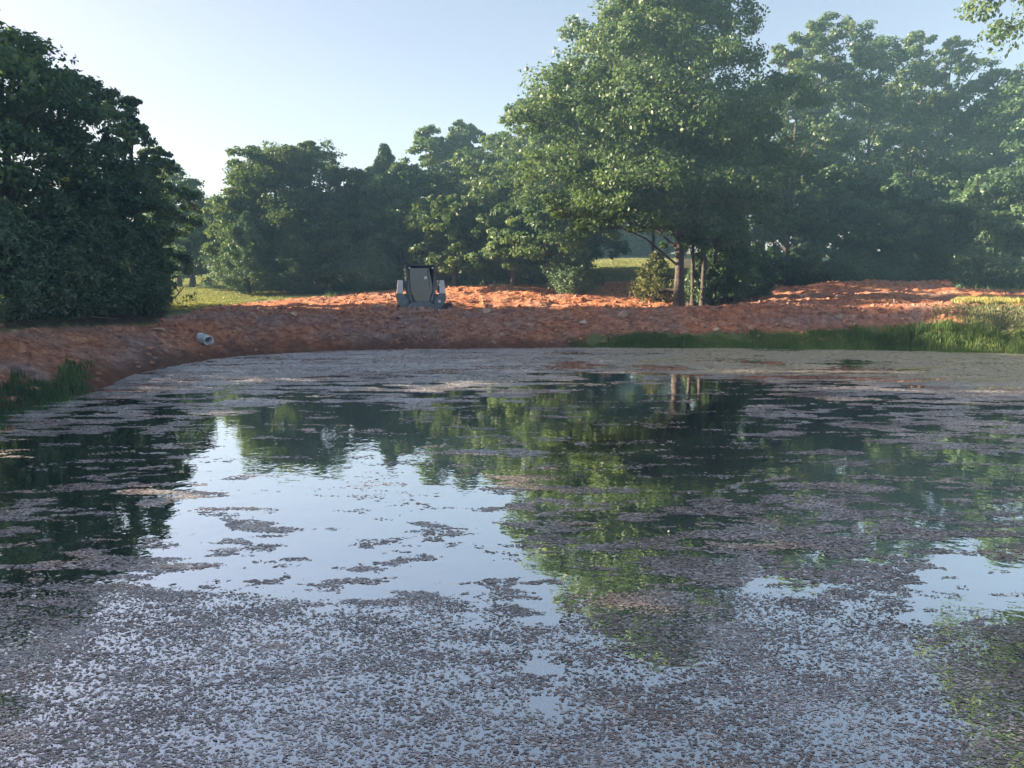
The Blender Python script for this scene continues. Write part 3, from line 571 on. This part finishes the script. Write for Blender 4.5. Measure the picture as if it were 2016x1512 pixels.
# rear row closing the wood
for i, (px, L, tp_, r, lb) in enumerate(((640, 48, 380, 2.6, 'behind the knobbed oak'), (730, 48, 370, 2.6, 'behind the pointed cedar'), (820, 48, 330, 2.6, 'behind the loader oaks'), (950, 47, 310, 2.6, 'behind the middle oaks'), (1040, 46, 300, 2.6, 'behind the crown that steps up'),
        (1150, 42, 240, 2.4, 'behind the left flank of the biggest oak'), (1500, 46, 180, 2.6, 'between the biggest oak and the right group'), (1580, 46, 150, 2.6, 'behind the highest right oak'), (1660, 47, 150, 2.6, 'behind the broad dark right oak'), (1740, 47, 160, 2.6, 'behind the small pale top'), (1820, 47, 180, 2.6, 'behind the airy oak'), (1900, 46, 200, 2.6, 'behind the lower rounded oak at right'), (1990, 44, 190, 2.6, 'behind the oak at the right edge'))):
    oak(px, L, tp_, r, 'dark rear oak filling the wood '+lb, 'rear row of the wood', low=.08, seed=120+i, lobes=12, clumps=20, leaves=55, leaf=.22, **D_)
# trees beyond the right clearing
for i, (px, L, tp_, r) in enumerate(((1120, 72, 230, 4), (1190, 74, 225, 4), (1262, 72, 220, 4), (1345, 70, 200, 4), (1430, 66, 200, 4), (1010, 66, 300, 3.6))):
    oak(px, L, tp_, r, 'tree of the dark wood edge behind the small clearing, %s of six' % ('second from left', 'third from left', 'fourth from left', 'second from right', 'rightmost', 'leftmost')[i], 'wood edge behind the small clearing', low=.04, seed=90+i, lobes=16, clumps=24, leaves=60, leaf=.32, **D_)
for i, (px, tp_, lb) in enumerate(((1165, 440, 'left'), (1225, 455, 'middle'), (1290, 445, 'right'))):
    cedar(px, 69, tp_, 3.6, 'dark cedar across the small clearing, %s one of the three at the wood edge' % lb, 'far cedars across the clearing', seed=150+i, clumps=30, leaves=34, leaf=.34)
print('leaves', LEAVES[0])

# ------------------------------------------------------------------ grass
def blades(name, pts, h, wd, mat, seed, label, cat='grass', lean=.35):
    rng = np.random.default_rng(seed); n = len(pts); an = rng.random(n)*6.283; hh = h*(.45+.75*rng.random(n))
    if hasattr(h, 'shape'): pass
    dx, dy = np.cos(an), np.sin(an); ln = hh*lean*rng.random(n); ex, ey = -dy*wd*.5, dx*wd*.5
    V = np.empty((n, 5, 3)); P = pts
    V[:, 0] = P+np.stack([ex, ey, -.03+0*ex], -1); V[:, 1] = P-np.stack([ex, ey, .03+0*ex], -1)
    mid = P+np.stack([dx*ln*.35, dy*ln*.35, hh*.6], -1)
    V[:, 2] = mid-np.stack([ex, ey, 0*ex], -1)*.8; V[:, 3] = mid+np.stack([ex, ey, 0*ex], -1)*.8
    V[:, 4] = P+np.stack([dx*ln, dy*ln, hh], -1)
    i0 = np.arange(n)*5
    Fc = np.concatenate([np.stack([i0, i0+1, i0+2], -1), np.stack([i0, i0+2, i0+3], -1), np.stack([i0+3, i0+2, i0+4], -1)])
    pt = np.clip(.45+fbm(P[:, 0]*1.5, P[:, 1]*1.5, seed, 3)*1.1+rng.normal(size=n)*.14, 0, 1)
    o = mesh_np(name, V.reshape(-1, 3), Fc, mat, attrs={'tint': ('FACE', np.tile(pt, 3))})
    return tag(o, label, cat, kind='stuff')
def scatter(n, x0, x1, y0, y1, test, seed):
    rng = np.random.default_rng(seed); X = rng.uniform(x0, x1, n); Y = rng.uniform(y0, y1, n); Z, sd, u = ground_z(X, Y)
    px, py = to_px(X, Y, Z); k = test(X, Y, Z, sd, px, py); return np.stack([X, Y, Z], -1)[k], px[k], py[k], sd[k]
# reeds at the far right shore
def t1(X, Y, Z, sd, px, py):
    w_ = np.interp(px, [1120, 1190, 1200, 1600, 1700, 2100], [.12, .2, .4, .45, .65, .6]); return (px > 1120) & (sd > -.30) & (sd < w_+fbm(X*1.3, Y*1.3, 5, 3)*.8)
P, px, py, sd = scatter(320000, 1, 20, 17, 24, t1, 1)
hh = np.interp(px, [1120, 1190, 1215, 1500, 1650, 1760, 2016], [.04, .06, .10, .10, .13, .155, .12])*(1+fbm(P[:, 0]*.8, P[:, 1]*.8, 6, 3)*1.0)
blades('shore_grass', P, hh, .014, M_GRASS, 2, 'strip of tall green grass along the far right shore')
def t7(X, Y, Z, sd, px, py): return (px > 1850+fbm(X, Y, 8, 3)*130) & (py > 600) & (sd > .5) & (Y < 27)
P, px, py, sd = scatter(140000, 10, 20, 16, 27, t7, 13)
blades('bank_turf', P, .07*(1+fbm(P[:, 0], P[:, 1], 6, 3)*1.3), .018, leafmat('olive_blades', (.12, .13, .07), (.20, .21, .12), (.32, .31, .18), .3), 14, 'grey olive short grass between the green shore strip and the yellow grass')
def t2(X, Y, Z, sd, px, py): return (px > 1895+fbm(X, Y, 8, 3)*90) & (py > 592) & (sd > 1.9) & (Y < 27)
P, px, py, sd = scatter(170000, 10, 20, 18, 27, t2, 3)
blades('dry_grass', P, .15*(1+fbm(P[:, 0], P[:, 1], 6, 3)*1.3), .02, M_STRAW, 4, 'yellow dry grass on the knoll above the right shore')
def t3(X, Y, Z, sd, px, py): return (px < 190+fbm(X*3, Y*3, 29, 2)*70) & (np.random.default_rng(4).random(len(X)) < .25+.75*sstep(200-px, 0, 60)) & (px > -150) & (sd > -.35) & (sd < np.interp(px, [-150, 0, 60, 110, 130, 200], [.4, .6, .3, .4, .9, .5])+fbm(X*2, Y*2, 9, 3)*.7)
P, px, py, sd = scatter(60000, -11, -6, 8, 15, t3, 5)
blades('bank_grass', P, (.04+.075*sstep(205-px, 0, 90))*(1+fbm(P[:, 0]*1.6, P[:, 1]*1.6, 16, 3)*1.6), .016, M_GRASSD, 6, 'dark green grass tuft at the water edge on the left bank')
def t4(X, Y, Z, sd, px, py):
    return ((px > 305) & (px < 560) & (py < np.interp(px, bx, by)-1+fbm(X, Y, 4, 3)*12) | (px > 1140) & (px < 1345) & (py < 553)) & (Y > 26)
P, px, py, sd = scatter(260000, -26, 20, 26, 60, t4, 7)
blades('meadow_grass', P, .07+0*px, .03, leafmat('meadow_blades', (.13, .16, .06), (.20, .23, .09), (.34, .33, .15), .35), 8, 'pale mown meadow grass in the two clearings between the trees')
def t5(X, Y, Z, sd, px, py):
    return (np.interp(px, bx, by)-py > -3) & ((px < 320) | ((px > 640) & (px < 1170)) | (px > 1340)) & (Y < 41) & (Y > 11) & (sd > 3)
P, px, py, sd = scatter(60000, -16, 26, 12, 41, t5, 9)
blades('undergrowth', P, .22*(1+fbm(P[:, 0]*.8, P[:, 1]*.8, 26, 3)*1.8), .05, M_GRASSD, 10, 'dark weedy undergrowth under the trees', 'undergrowth', .8)

# ------------------------------------------------------------------ stones, clods
def rockmesh(name, seed, r, sq=(1, .8, .6), mat=None, sub=2):
    import bmesh
    bm = bmesh.new(); bmesh.ops.create_icosphere(bm, subdivisions=sub, radius=1); rd = random.Random(seed)
    pl = [(Vector((rd.gauss(0, 1), rd.gauss(0, 1), rd.gauss(0, 1))).normalized(), rd.uniform(.55, .85)) for _ in range(9)]
    for v in bm.verts:
        for nrm, d in pl:
            q = v.co.dot(nrm)
            if q > d: v.co -= nrm*(q-d)*.9
        v.co = Vector((v.co.x*sq[0]*r, v.co.y*sq[1]*r, v.co.z*sq[2]*r))
    me = bpy.data.meshes.new(name); bm.to_mesh(me); bm.free(); me.materials.append(mat or M_STONE); return me
def put(me, name, px, py, sink=.3, rz=0, s=1.0, L=None):
    # march the ray to the ground
    z = .5
    for _ in range(12):
        p = at_z(px, py, z); z = .5*z+.5*gz(p[0], p[1])
    o = bpy.data.objects.new(name, me); COL.objects.link(o); o.location = (p[0], p[1], gz(p[0], p[1])+.02*s); o.rotation_euler = (random.Random(px).uniform(-.3, .3), random.Random(py).uniform(-.3, .3), rz); o.scale = (s, s, s)
    return o
tag(put(rockmesh('stone', 1, .17, (1.0, .7, .62), M_STONEL), 'stone', 960, 680, rz=.4), 'largest pale angular stone at the water line below the loader', 'stone')
tag(put(rockmesh('stone', 2, .12, (1.3, .8, .4), M_STONEL), 'stone', 801, 629, rz=.2), 'pale flat stone near the top of the bank under the loader', 'stone')
tag(put(rockmesh('stone', 3, .14, (1.3, .8, .4), M_STONE), 'stone', 800, 654, rz=.6), 'tan slab half way down the bank under the loader', 'stone')
tag(put(rockmesh('stone', 4, .12, (1.2, .8, .5), M_STONEL), 'stone', 861, 662, rz=1.2), 'tan split stone low on the bank right of the loader', 'stone')
tag(put(rockmesh('stone', 5, .13, (1.5, .8, .45), M_STONE), 'stone', 823, 681, rz=.1), 'brown stone at the water line straight below the loader', 'stone')
tag(put(rockmesh('stone', 6, .12, (1.4, .7, .35), M_STONEL), 'stone', 317, 694, rz=.5), 'pale stone low on the left bank left of the pipe', 'stone')
tag(put(rockmesh('stone', 7, .10, (1.6, .7, .3), M_STONE), 'stone', 345, 671, rz=-.4), 'long brown stone on the left bank beside the pipe', 'stone')
tag(put(rockmesh('stone', 8, .10, (1, .8, .6), M_STONEL), 'stone', 437, 662, rz=.4), 'pale stone just right of the corrugated pipe', 'stone')
tag(put(rockmesh('stone', 9, .20, (1.2, .9, .6), M_STONE), 'stone', 1225, 640, rz=.4), 'red stone block on the bank left of the shore grass', 'stone')
tag(put(rockmesh('stone', 10, .24, (1.5, .9, .5), M_STONEL), 'stone', 1580, 628, rz=.2), 'biggest pale clay block on the bank above the shore grass', 'stone')
tag(put(rockmesh('stone', 11, .18, (1.4, .9, .5), M_STONEL), 'stone', 1740, 625, rz=-.2), 'pale clay block on the bank left of the dry grass', 'stone')
tag(put(rockmesh('stone', 12, .16, (1.4, .9, .4), M_STONEL), 'stone', 1550, 645, rz=.1), 'flat pale block right above the shore grass', 'stone')
meshes = [rockmesh('bank_stone', 30+i, 1, (1.2, .85, .55), (M_STONE, M_STONEL, M_STONE, M_CLOD)[i % 4]) for i in range(8)]
rd = random.Random(77); cnt = 0
def bank_spot():
    u = rd.random()
    if u < .45: return rd.gauss(830, 75), rd.uniform(622, 683)
    if u < .75: return rd.uniform(1000, 1500), rd.uniform(620, 660)
    if u < .9: return rd.uniform(1450, 1850), rd.uniform(610, 645)
    return rd.uniform(380, 700), rd.uniform(650, 690)
for i in range(190):
    a, b = bank_spot(); o = put(meshes[i % 8], 'bank_stone', a, b, rz=rd.random()*6, s=.045+.10*rd.random()**2.2)
    tag(o, 'small broken stone lying on the red far bank', 'stone', 'small stones strewn over the far bank')
# clods as one mass
import bmesh
bm = bmesh.new(); bmesh.ops.create_icosphere(bm, subdivisions=1, radius=1); cv = np.array([v.co[:] for v in bm.verts]); cf = np.array([[v.index for v in f.verts] for f in bm.faces]); bm.free()
def t6(X, Y, Z, sd, px, py):
    dens = .35+.6*np.exp(-(((px-820)/140)**2))+.4*sstep(px, 1000, 1100)*(1-sstep(px, 1600, 1900))+fbm(X, Y, 33, 3)*1.2
    return (sd > .15) & (px > -60) & (px < 1880) & (py > np.interp(px, bx, by)+2) & (Y < 38) & (np.random.default_rng(3).random(len(X)) < dens*np.where(sd < 4, 1, .35))
P, px, py, sd = scatter(60000, -16, 21, 10, 38, t6, 11)
rng = np.random.default_rng(9); n = len(P); s = .012+.075*rng.random(n)**3.5
V = cv[None]*(.65+.55*rng.random((n, len(cv), 1)))*s[:, None, None]*np.array((1.2, 1.0, .75))+P[:, None]+np.array((0, 0, .005))
Fc = (cf[None]+np.arange(n)[:, None, None]*len(cv)).reshape(-1, 3)
tag(mesh_np('soil_clods', V.reshape(-1, 3), Fc, M_CLOD), 'loose red soil crumbs strewn over the bank and dug ground', 'soil clods', kind='stuff')

# ------------------------------------------------------------------ corrugated drain pipe
M_ZINC = plain('galvanised_steel', (.54, .62, .66), .6, .05, .4, 9)
pp = at_y(406, 669, 18.4); pg = empty('drain_pipe', (pp[0], pp[1], pp[2])); pg.rotation_euler = (0, math.radians(6), math.radians(-42)); pg.scale = (.72, .72, .72)
tag(pg, 'short corrugated metal drain pipe sticking out of the left bank', 'pipe')
def ringtube(prof, n=28):
    v = []; f = []
    for x, r in prof:
        for k in range(n): a = 2*math.pi*k/n; v.append((x, math.cos(a)*r, math.sin(a)*r))
    for i in range(len(prof)-1):
        for k in range(n): f.append((i*n+k, i*n+(k+1) % n, (i+1)*n+(k+1) % n, (i+1)*n+k))
    return v, f
R_ = .15; prof = [(-.75+i*.0125, R_+.030*math.sin(i*.0125/.115*2*math.pi)) for i in range(75)]
v, f = ringtube(prof+[(.1875+.01*0, R_-.02)]+[(x, r-.012) for x, r in reversed(prof)]); b = MB(); b.add(v, f); b.build('pipe_wall', M_ZINC, pg, smooth=True)
v, f = ringtube([(.175, R_-.012), (.175, R_+.024), (.200, R_+.024), (.200, R_-.012), (.175, R_-.012)]); b = MB(); b.add(v, f); b.build('rim', M_ZINC, pg)

# ------------------------------------------------------------------ sticks, log, stakes
def stick(name, pts, r, mat, label, cat, group=None):
    b = MB(); P = [Vector(p) for p in pts]; b.tube([p-P[0] for p in P], [r*(1-.6*i/(len(P)-1)) for i in range(len(P))], 6); o = b.build(name, mat, smooth=True); o.location = P[0]
    return tag(o, label, cat, group)
def gpt(px, py, dz=0, zz=.9):
    z = zz
    for _ in range(14): p = at_z(px, py, z); z = .6*z+.4*gz(p[0], p[1])
    return Vector((p[0], p[1], gz(p[0], p[1])+dz))
def vstick(px, y1, y0, L, r, lab, grp=None, dx=0):
    a = at_y(px, y1, L); b_ = at_y(px+dx, y0, L); g0 = Vector(a); g0.z = gz(a[0], a[1])-.1
    stick('stake', [g0, (g0+Vector(b_))/2+Vector((.02, 0, 0)), b_], r, M_DEAD, lab, 'stake', grp)
vstick(1773, 596, 572, 24.3, .018, 'taller thin wooden stake standing in the dirt above the right bank')
vstick(1779, 596, 582, 24.3, .018, 'shorter thin wooden stake beside the taller one', dx=2)
vstick(1979, 586, 567, 28, .03, 'short post stump near the right edge behind the dry grass')
a = at_y(1295, 577, 28.9); b_ = at_y(1328, 571, 28.9)
lg = MB(); lg.tube([Vector((0, 0, 0)), Vector((b_[0]-a[0])*Vector((.5, 0, 0)))+Vector((0, 0, .09)), Vector((b_[0]-a[0], 0, .08))], [.05, .10, .09], 8); lo = lg.build('log', M_CHAR, smooth=True); lo.location = a
tag(lo, 'dark log lying in the sunlit dirt left of the big trunk', 'log')
for i, (x0, y0, x1, y1, zz, lb) in enumerate(((1760, 597, 1778, 601, 1.1, 'pale stick lying below the two stakes'), (1450, 645, 1458, 651, .6, 'short pale stick above the shore grass below the oak clump'),
        (1880, 592, 1930, 603, 1.15, 'long pale branch lying at the left edge of the dry grass'), (1905, 586, 1918, 592, 1.2, 'short twig lying behind the dry grass'))):
    A = gpt(x0, y0, .05, zz); B = gpt(x1, y1, .03, zz); B.y = min(max(B.y, A.y-1.2), A.y+1.2); stick('branch', [A, (A+B)/2+Vector((0, 0, .08)), B], .025, M_DEAD, lb, 'branch')
# bare fallen limbs under the left trees
for i, (pts, lb) in enumerate((([(120, 632), (170, 622), (230, 628)], 'bare fallen limb under the dark cedars on the left bank'), ([(300, 618), (345, 585), (362, 565)], 'bare dead limb rising at the right foot of the left trees'))):
    Lq = (17.2, 21.5)[i]; stick('branch', [at_y(a_, b__, Lq) for a_, b__ in pts], .03, M_DEAD, lb, 'branch')
# floating sticks
for i, (x0, x1, y0, dz, lb) in enumerate(((1910, 1990, 748, .03, 'pale stick floating in the weed near the right edge'), (1760, 1850, 725, .02, 'pale reed stem floating in the scum at right'), (1260, 1345, 709, .02, 'pale reed stem floating in the scum off the grass strip'))):
    stick('floating_stick', [at_z(x0, y0+2, dz), at_z((x0+x1)/2, y0, dz), at_z(x1, y0-2, dz)], .018, plain('straw_stem_%d' % i, (.5, .42, .2), .8), lb, 'stick')

# ------------------------------------------------------------------ compact loader (front towards the camera)
M_PWHITE = plain('white_paint', (.72, .74, .76), .45, 0, .06, 3)
M_PGREY = plain('grey_paint', (.17, .205, .23), .5, 0, .25, 5)
M_PDARK = plain('dark_paint', (.035, .042, .05), .5, 0, .3, 5)
M_RUB = plain('rubber', (.03, .028, .028), .85, 0, .4, 8)
M_STEEL = plain('worn_steel', (.075, .07, .068), .5, .3, .5, 6)
M_ROD = plain('bright_rod', (.6, .6, .62), .25, .7, .1, 5)
def glassmat():
    m, t, o = newmat('cab_glass'); g = N(t, 'ShaderNodeBsdfGlossy', Roughness=.04); g.inputs[0].default_value = (.8, .85, .9, 1)
    tr = N(t, 'ShaderNodeBsdfTransparent'); tr.inputs[0].default_value = (.35, .40, .44, 1); x = N(t, 'ShaderNodeMixShader'); x.inputs[0].default_value = .11
    t.links.new(tr.outputs[0], x.inputs[1]); t.links.new(g.outputs[0], x.inputs[2]); t.links.new(x.outputs[0], o.inputs[0]); return m
M_GLASS = glassmat(); M_LAMP = plain('lamp_lens', (.85, .87, .88), .2, 0, .03, 5)
K_ = .00279
lp = at_y(828, 560, 27.6); LZ = .52
ld = empty('compact_loader', (lp[0]+.02, 27.6, LZ), math.radians(9)); tag(ld, 'grey and white compact track loader facing the pond on the dug dirt', 'loader')
def X(c): return (c-845)*K_
def Z(c): return 2.40-(c-275)*K_-LZ
# body between the arms, tapering hood
b = MB(); b.prism([(X(625), Z(660)), (X(1065), Z(660)), (X(1040), Z(870)), (X(1030), .30), (X(650), .30), (X(655), Z(870))], .05, 1.5); bd = b.build('body', M_PGREY, ld, .02)
b = MB(); b.prism([(X(690), Z(770)), (X(1005), Z(770)), (X(1005), Z(880)), (X(690), Z(880))], -.22, .03); b.build('front_panel', M_PGREY, ld, .02)
b = MB(); b.prism([(-.48, .9), (.48, .9), (.46, 1.42), (-.46, 1.42)], 1.25, 1.95); b.build('engine_hood', M_PGREY, ld, .04)
# cab: pillars, roof, sills
b = MB()
for s_ in (-1, 1):
    b.tube([(s_*.37, -.02, Z(745)), (s_*.47, -.02, Z(620)), (s_*.50, .02, Z(300))], [.045, .05, .045], 8)
    b.tube([(s_*.50, 1.1, Z(650)), (s_*.50, 1.0, Z(300))], .045, 8)
    b.tube([(s_*.50, .5, Z(640)), (s_*.50, .5, Z(300))], .03, 8)
    b.box((s_*.50, .5, Z(640)), (.05, 1.1, .08))
b.tube([(-.37, -.02, Z(748)), (-.30, -.03, Z(768)), (.30, -.03, Z(768)), (.37, -.02, Z(748))], .04, 8)
cf_ = b.build('cab_frame', M_PGREY, ld, 0, True)
b = MB(); b.box((0, .5, Z(290)), (1.08, 1.16, .085)); b.box((0, -.10, Z(292)), (.80, .08, .05)); b.build('roof', M_PDARK, ld, .025)
b = MB(); b.prism([(X(700), Z(318)), (X(950), Z(318)), (X(1000), Z(600)), (X(940), Z(750)), (X(770), Z(750)), (X(700), Z(600))], .0, .012)
dr = b.build('door', M_GLASS, ld); dr.rotation_euler.x = math.radians(-2.7)
b = MB(); pl = [(X(695), Z(315)), (X(985), Z(315)), (X(1005), Z(600)), (X(945), Z(755)), (X(765), Z(755)), (X(690), Z(600))]
b.tube([(x_, -.012, z_) for x_, z_ in pl+[pl[0]]], .016, 6, False); b.build('door_frame', M_PDARK, dr)
b = MB(); b.tube([(X(935), -.02, Z(330)), (X(955), -.02, Z(560))], .014, 6); b.build('wiper', M_PDARK, dr)
b = MB(); b.box((X(905), -.012, Z(445)), (.10, .006, .10)); b.build('sticker', M_LAMP, dr, .002)
b = MB(); b.box((0, .75, Z(600)), (.5, .12, .75)); b.box((0, .55, Z(730)), (.5, .45, .14)); b.build('seat', M_PDARK, ld, .03)
b = MB(); b.box((0, 1.04, Z(480)), (.95, .02, .95)); b.build('rear_screen', M_PDARK, ld)
for s_ in (-1, 1):
    b = MB(); b.box((s_*.505, .5, Z(470)), (.012, .95, .85)); b.build('side_screen', M_GLASS, ld)
for s_ in (-1, 1):
    b = MB(); b.tube([(s_*.42, -.06, Z(318)), (s_*.42, -.13, Z(318))], .040, 12); l_ = b.build('work_light', M_PDARK, ld)
    b = MB(); b.tube([(s_*.42, -.131, Z(318)), (s_*.42, -.138, Z(318))], .032, 12); b.build('lens', M_LAMP, l_)
# lift arms: white upper plate, grey knee folding inwards
for s_ in (-1, 1):
    b = MB(); b.prism([(s_*.665, Z(650)), (s_*.885, Z(650)), (s_*.84, Z(478)), (s_*.66, Z(478))][::s_], -.10, 1.7); 
    up = b.build('lift_arm', M_PWHITE, ld, .015)
    b = MB(); b.prism([(s_*.665, Z(652)), (s_*.90, Z(652)), (s_*.90, Z(730)), (s_*.70, Z(860)), (s_*.48, Z(860)), (s_*.48, Z(745))][::s_], -.14, .42); b.build('arm_knee', M_PGREY, up, .015)
    b = MB(); b.prism([(s_*.47, Z(800)), (s_*.62, Z(800)), (s_*.60, .22), (s_*.47, .22)][::s_], -.30, -.02); b.build('arm_foot', M_PGREY, up, .01)
    b = MB(); b.tube([(s_*.44, -.30, .18), (s_*.42, -.20, Z(770))], .03, 8); c_ = b.build('tilt_cylinder', M_PDARK, ld)
    b = MB(); b.tube([(s_*.44, -.335, .25), (s_*.43, -.24, Z(790))], .016, 8); b.build('rod', M_ROD, c_)
# tracks
for s_ in (-1, 1):
    x0, x1 = s_*.56, s_*.88
    o_ = [(.0, .12), (.18, 0), (1.35, 0), (1.58, .16), (1.45, .44), (1.2, .52), (.25, .40), (.02, .26)]
    b = MB(); b.prism_x(o_ if s_ < 0 else o_[::-1], min(x0, x1), max(x0, x1)); tr_ = b.build('track', M_RUB, ld, .03)
    b = MB()
    for k in range(11): b.box((s_*.72, .2+k*.115, -.01), (.34, .05, .03))
    for k in range(4): b.box((s_*.72, -.005, .1+k*.07), (.34, .03, .035))
    b.build('tread', M_RUB, tr_)
    b = MB()
    for yy in (.3, .62, .94, 1.26): b.tube([(s_*.885, yy, .15), (s_*.90, yy, .15)], .10, 12)
    b.build('roller', M_STEEL, tr_)
# bucket in front
b = MB(); pr = [(-.42, .02), (-.95, .02), (-.98, .05), (-.55, .10), (-.42, .22), (-.46, .40), (-.40, .42), (-.34, .22), (-.36, .06)]
b.prism_x(pr, -.93, .93)
bk = b.build('bucket', M_STEEL, ld); bk.location.z = -.20
for s_ in (-1, 1):
    b = MB(); sp_ = [(-.36, .03), (-.96, .03), (-.80, .26), (-.60, .46), (-.36, .48)]; b.prism_x(sp_, s_*.935-.012, s_*.935+.012); b.build('side_plate', M_STEEL, bk)
b = MB(); b.box((0, -.97, .035), (1.86, .10, .02)); b.build('cutting_edge', M_ROD, bk)
b = MB(); b.tube([(X(1078), -.17, Z(752)), (X(1078), -.20, Z(752))], .055, 12); b.build('headlight', M_LAMP, ld)
b = MB(); b.tube([(X(1070), -.02, Z(545)), (X(1074), -.05, Z(530))], .045, 10); b.build('mirror', M_PWHITE, ld)
b = MB(); b.prism_x([(-.10, Z(880)+.2), (-.10, Z(780)+.2), (-.38, Z(775)+.2), (-.66, Z(850)+.2), (-.70, Z(890)+.2)], X(1228), X(1246)); b.box((X(1165), -.12, Z(825)+.2), (.40, .03, .27)); b.build('bucket_end', M_STEEL, bk)

# small leafy seedlings on the dirt, left of the loader and right bank
HAZE = True
if HAZE:
    m, t, o = newmat('haze'); v = N(t, 'ShaderNodeVolumePrincipled'); v.inputs['Color'].default_value = (.40, .74, 1, 1); v.inputs['Density'].default_value = .0032
    v.inputs['Anisotropy'].default_value = 0
    t.links.new(v.outputs[0], o.inputs['Volume'])
    b = MB(); b.box((0, 50, 8.5), (236, 226, 31)); h = b.build('haze', m); h['kind'] = 'stuff'
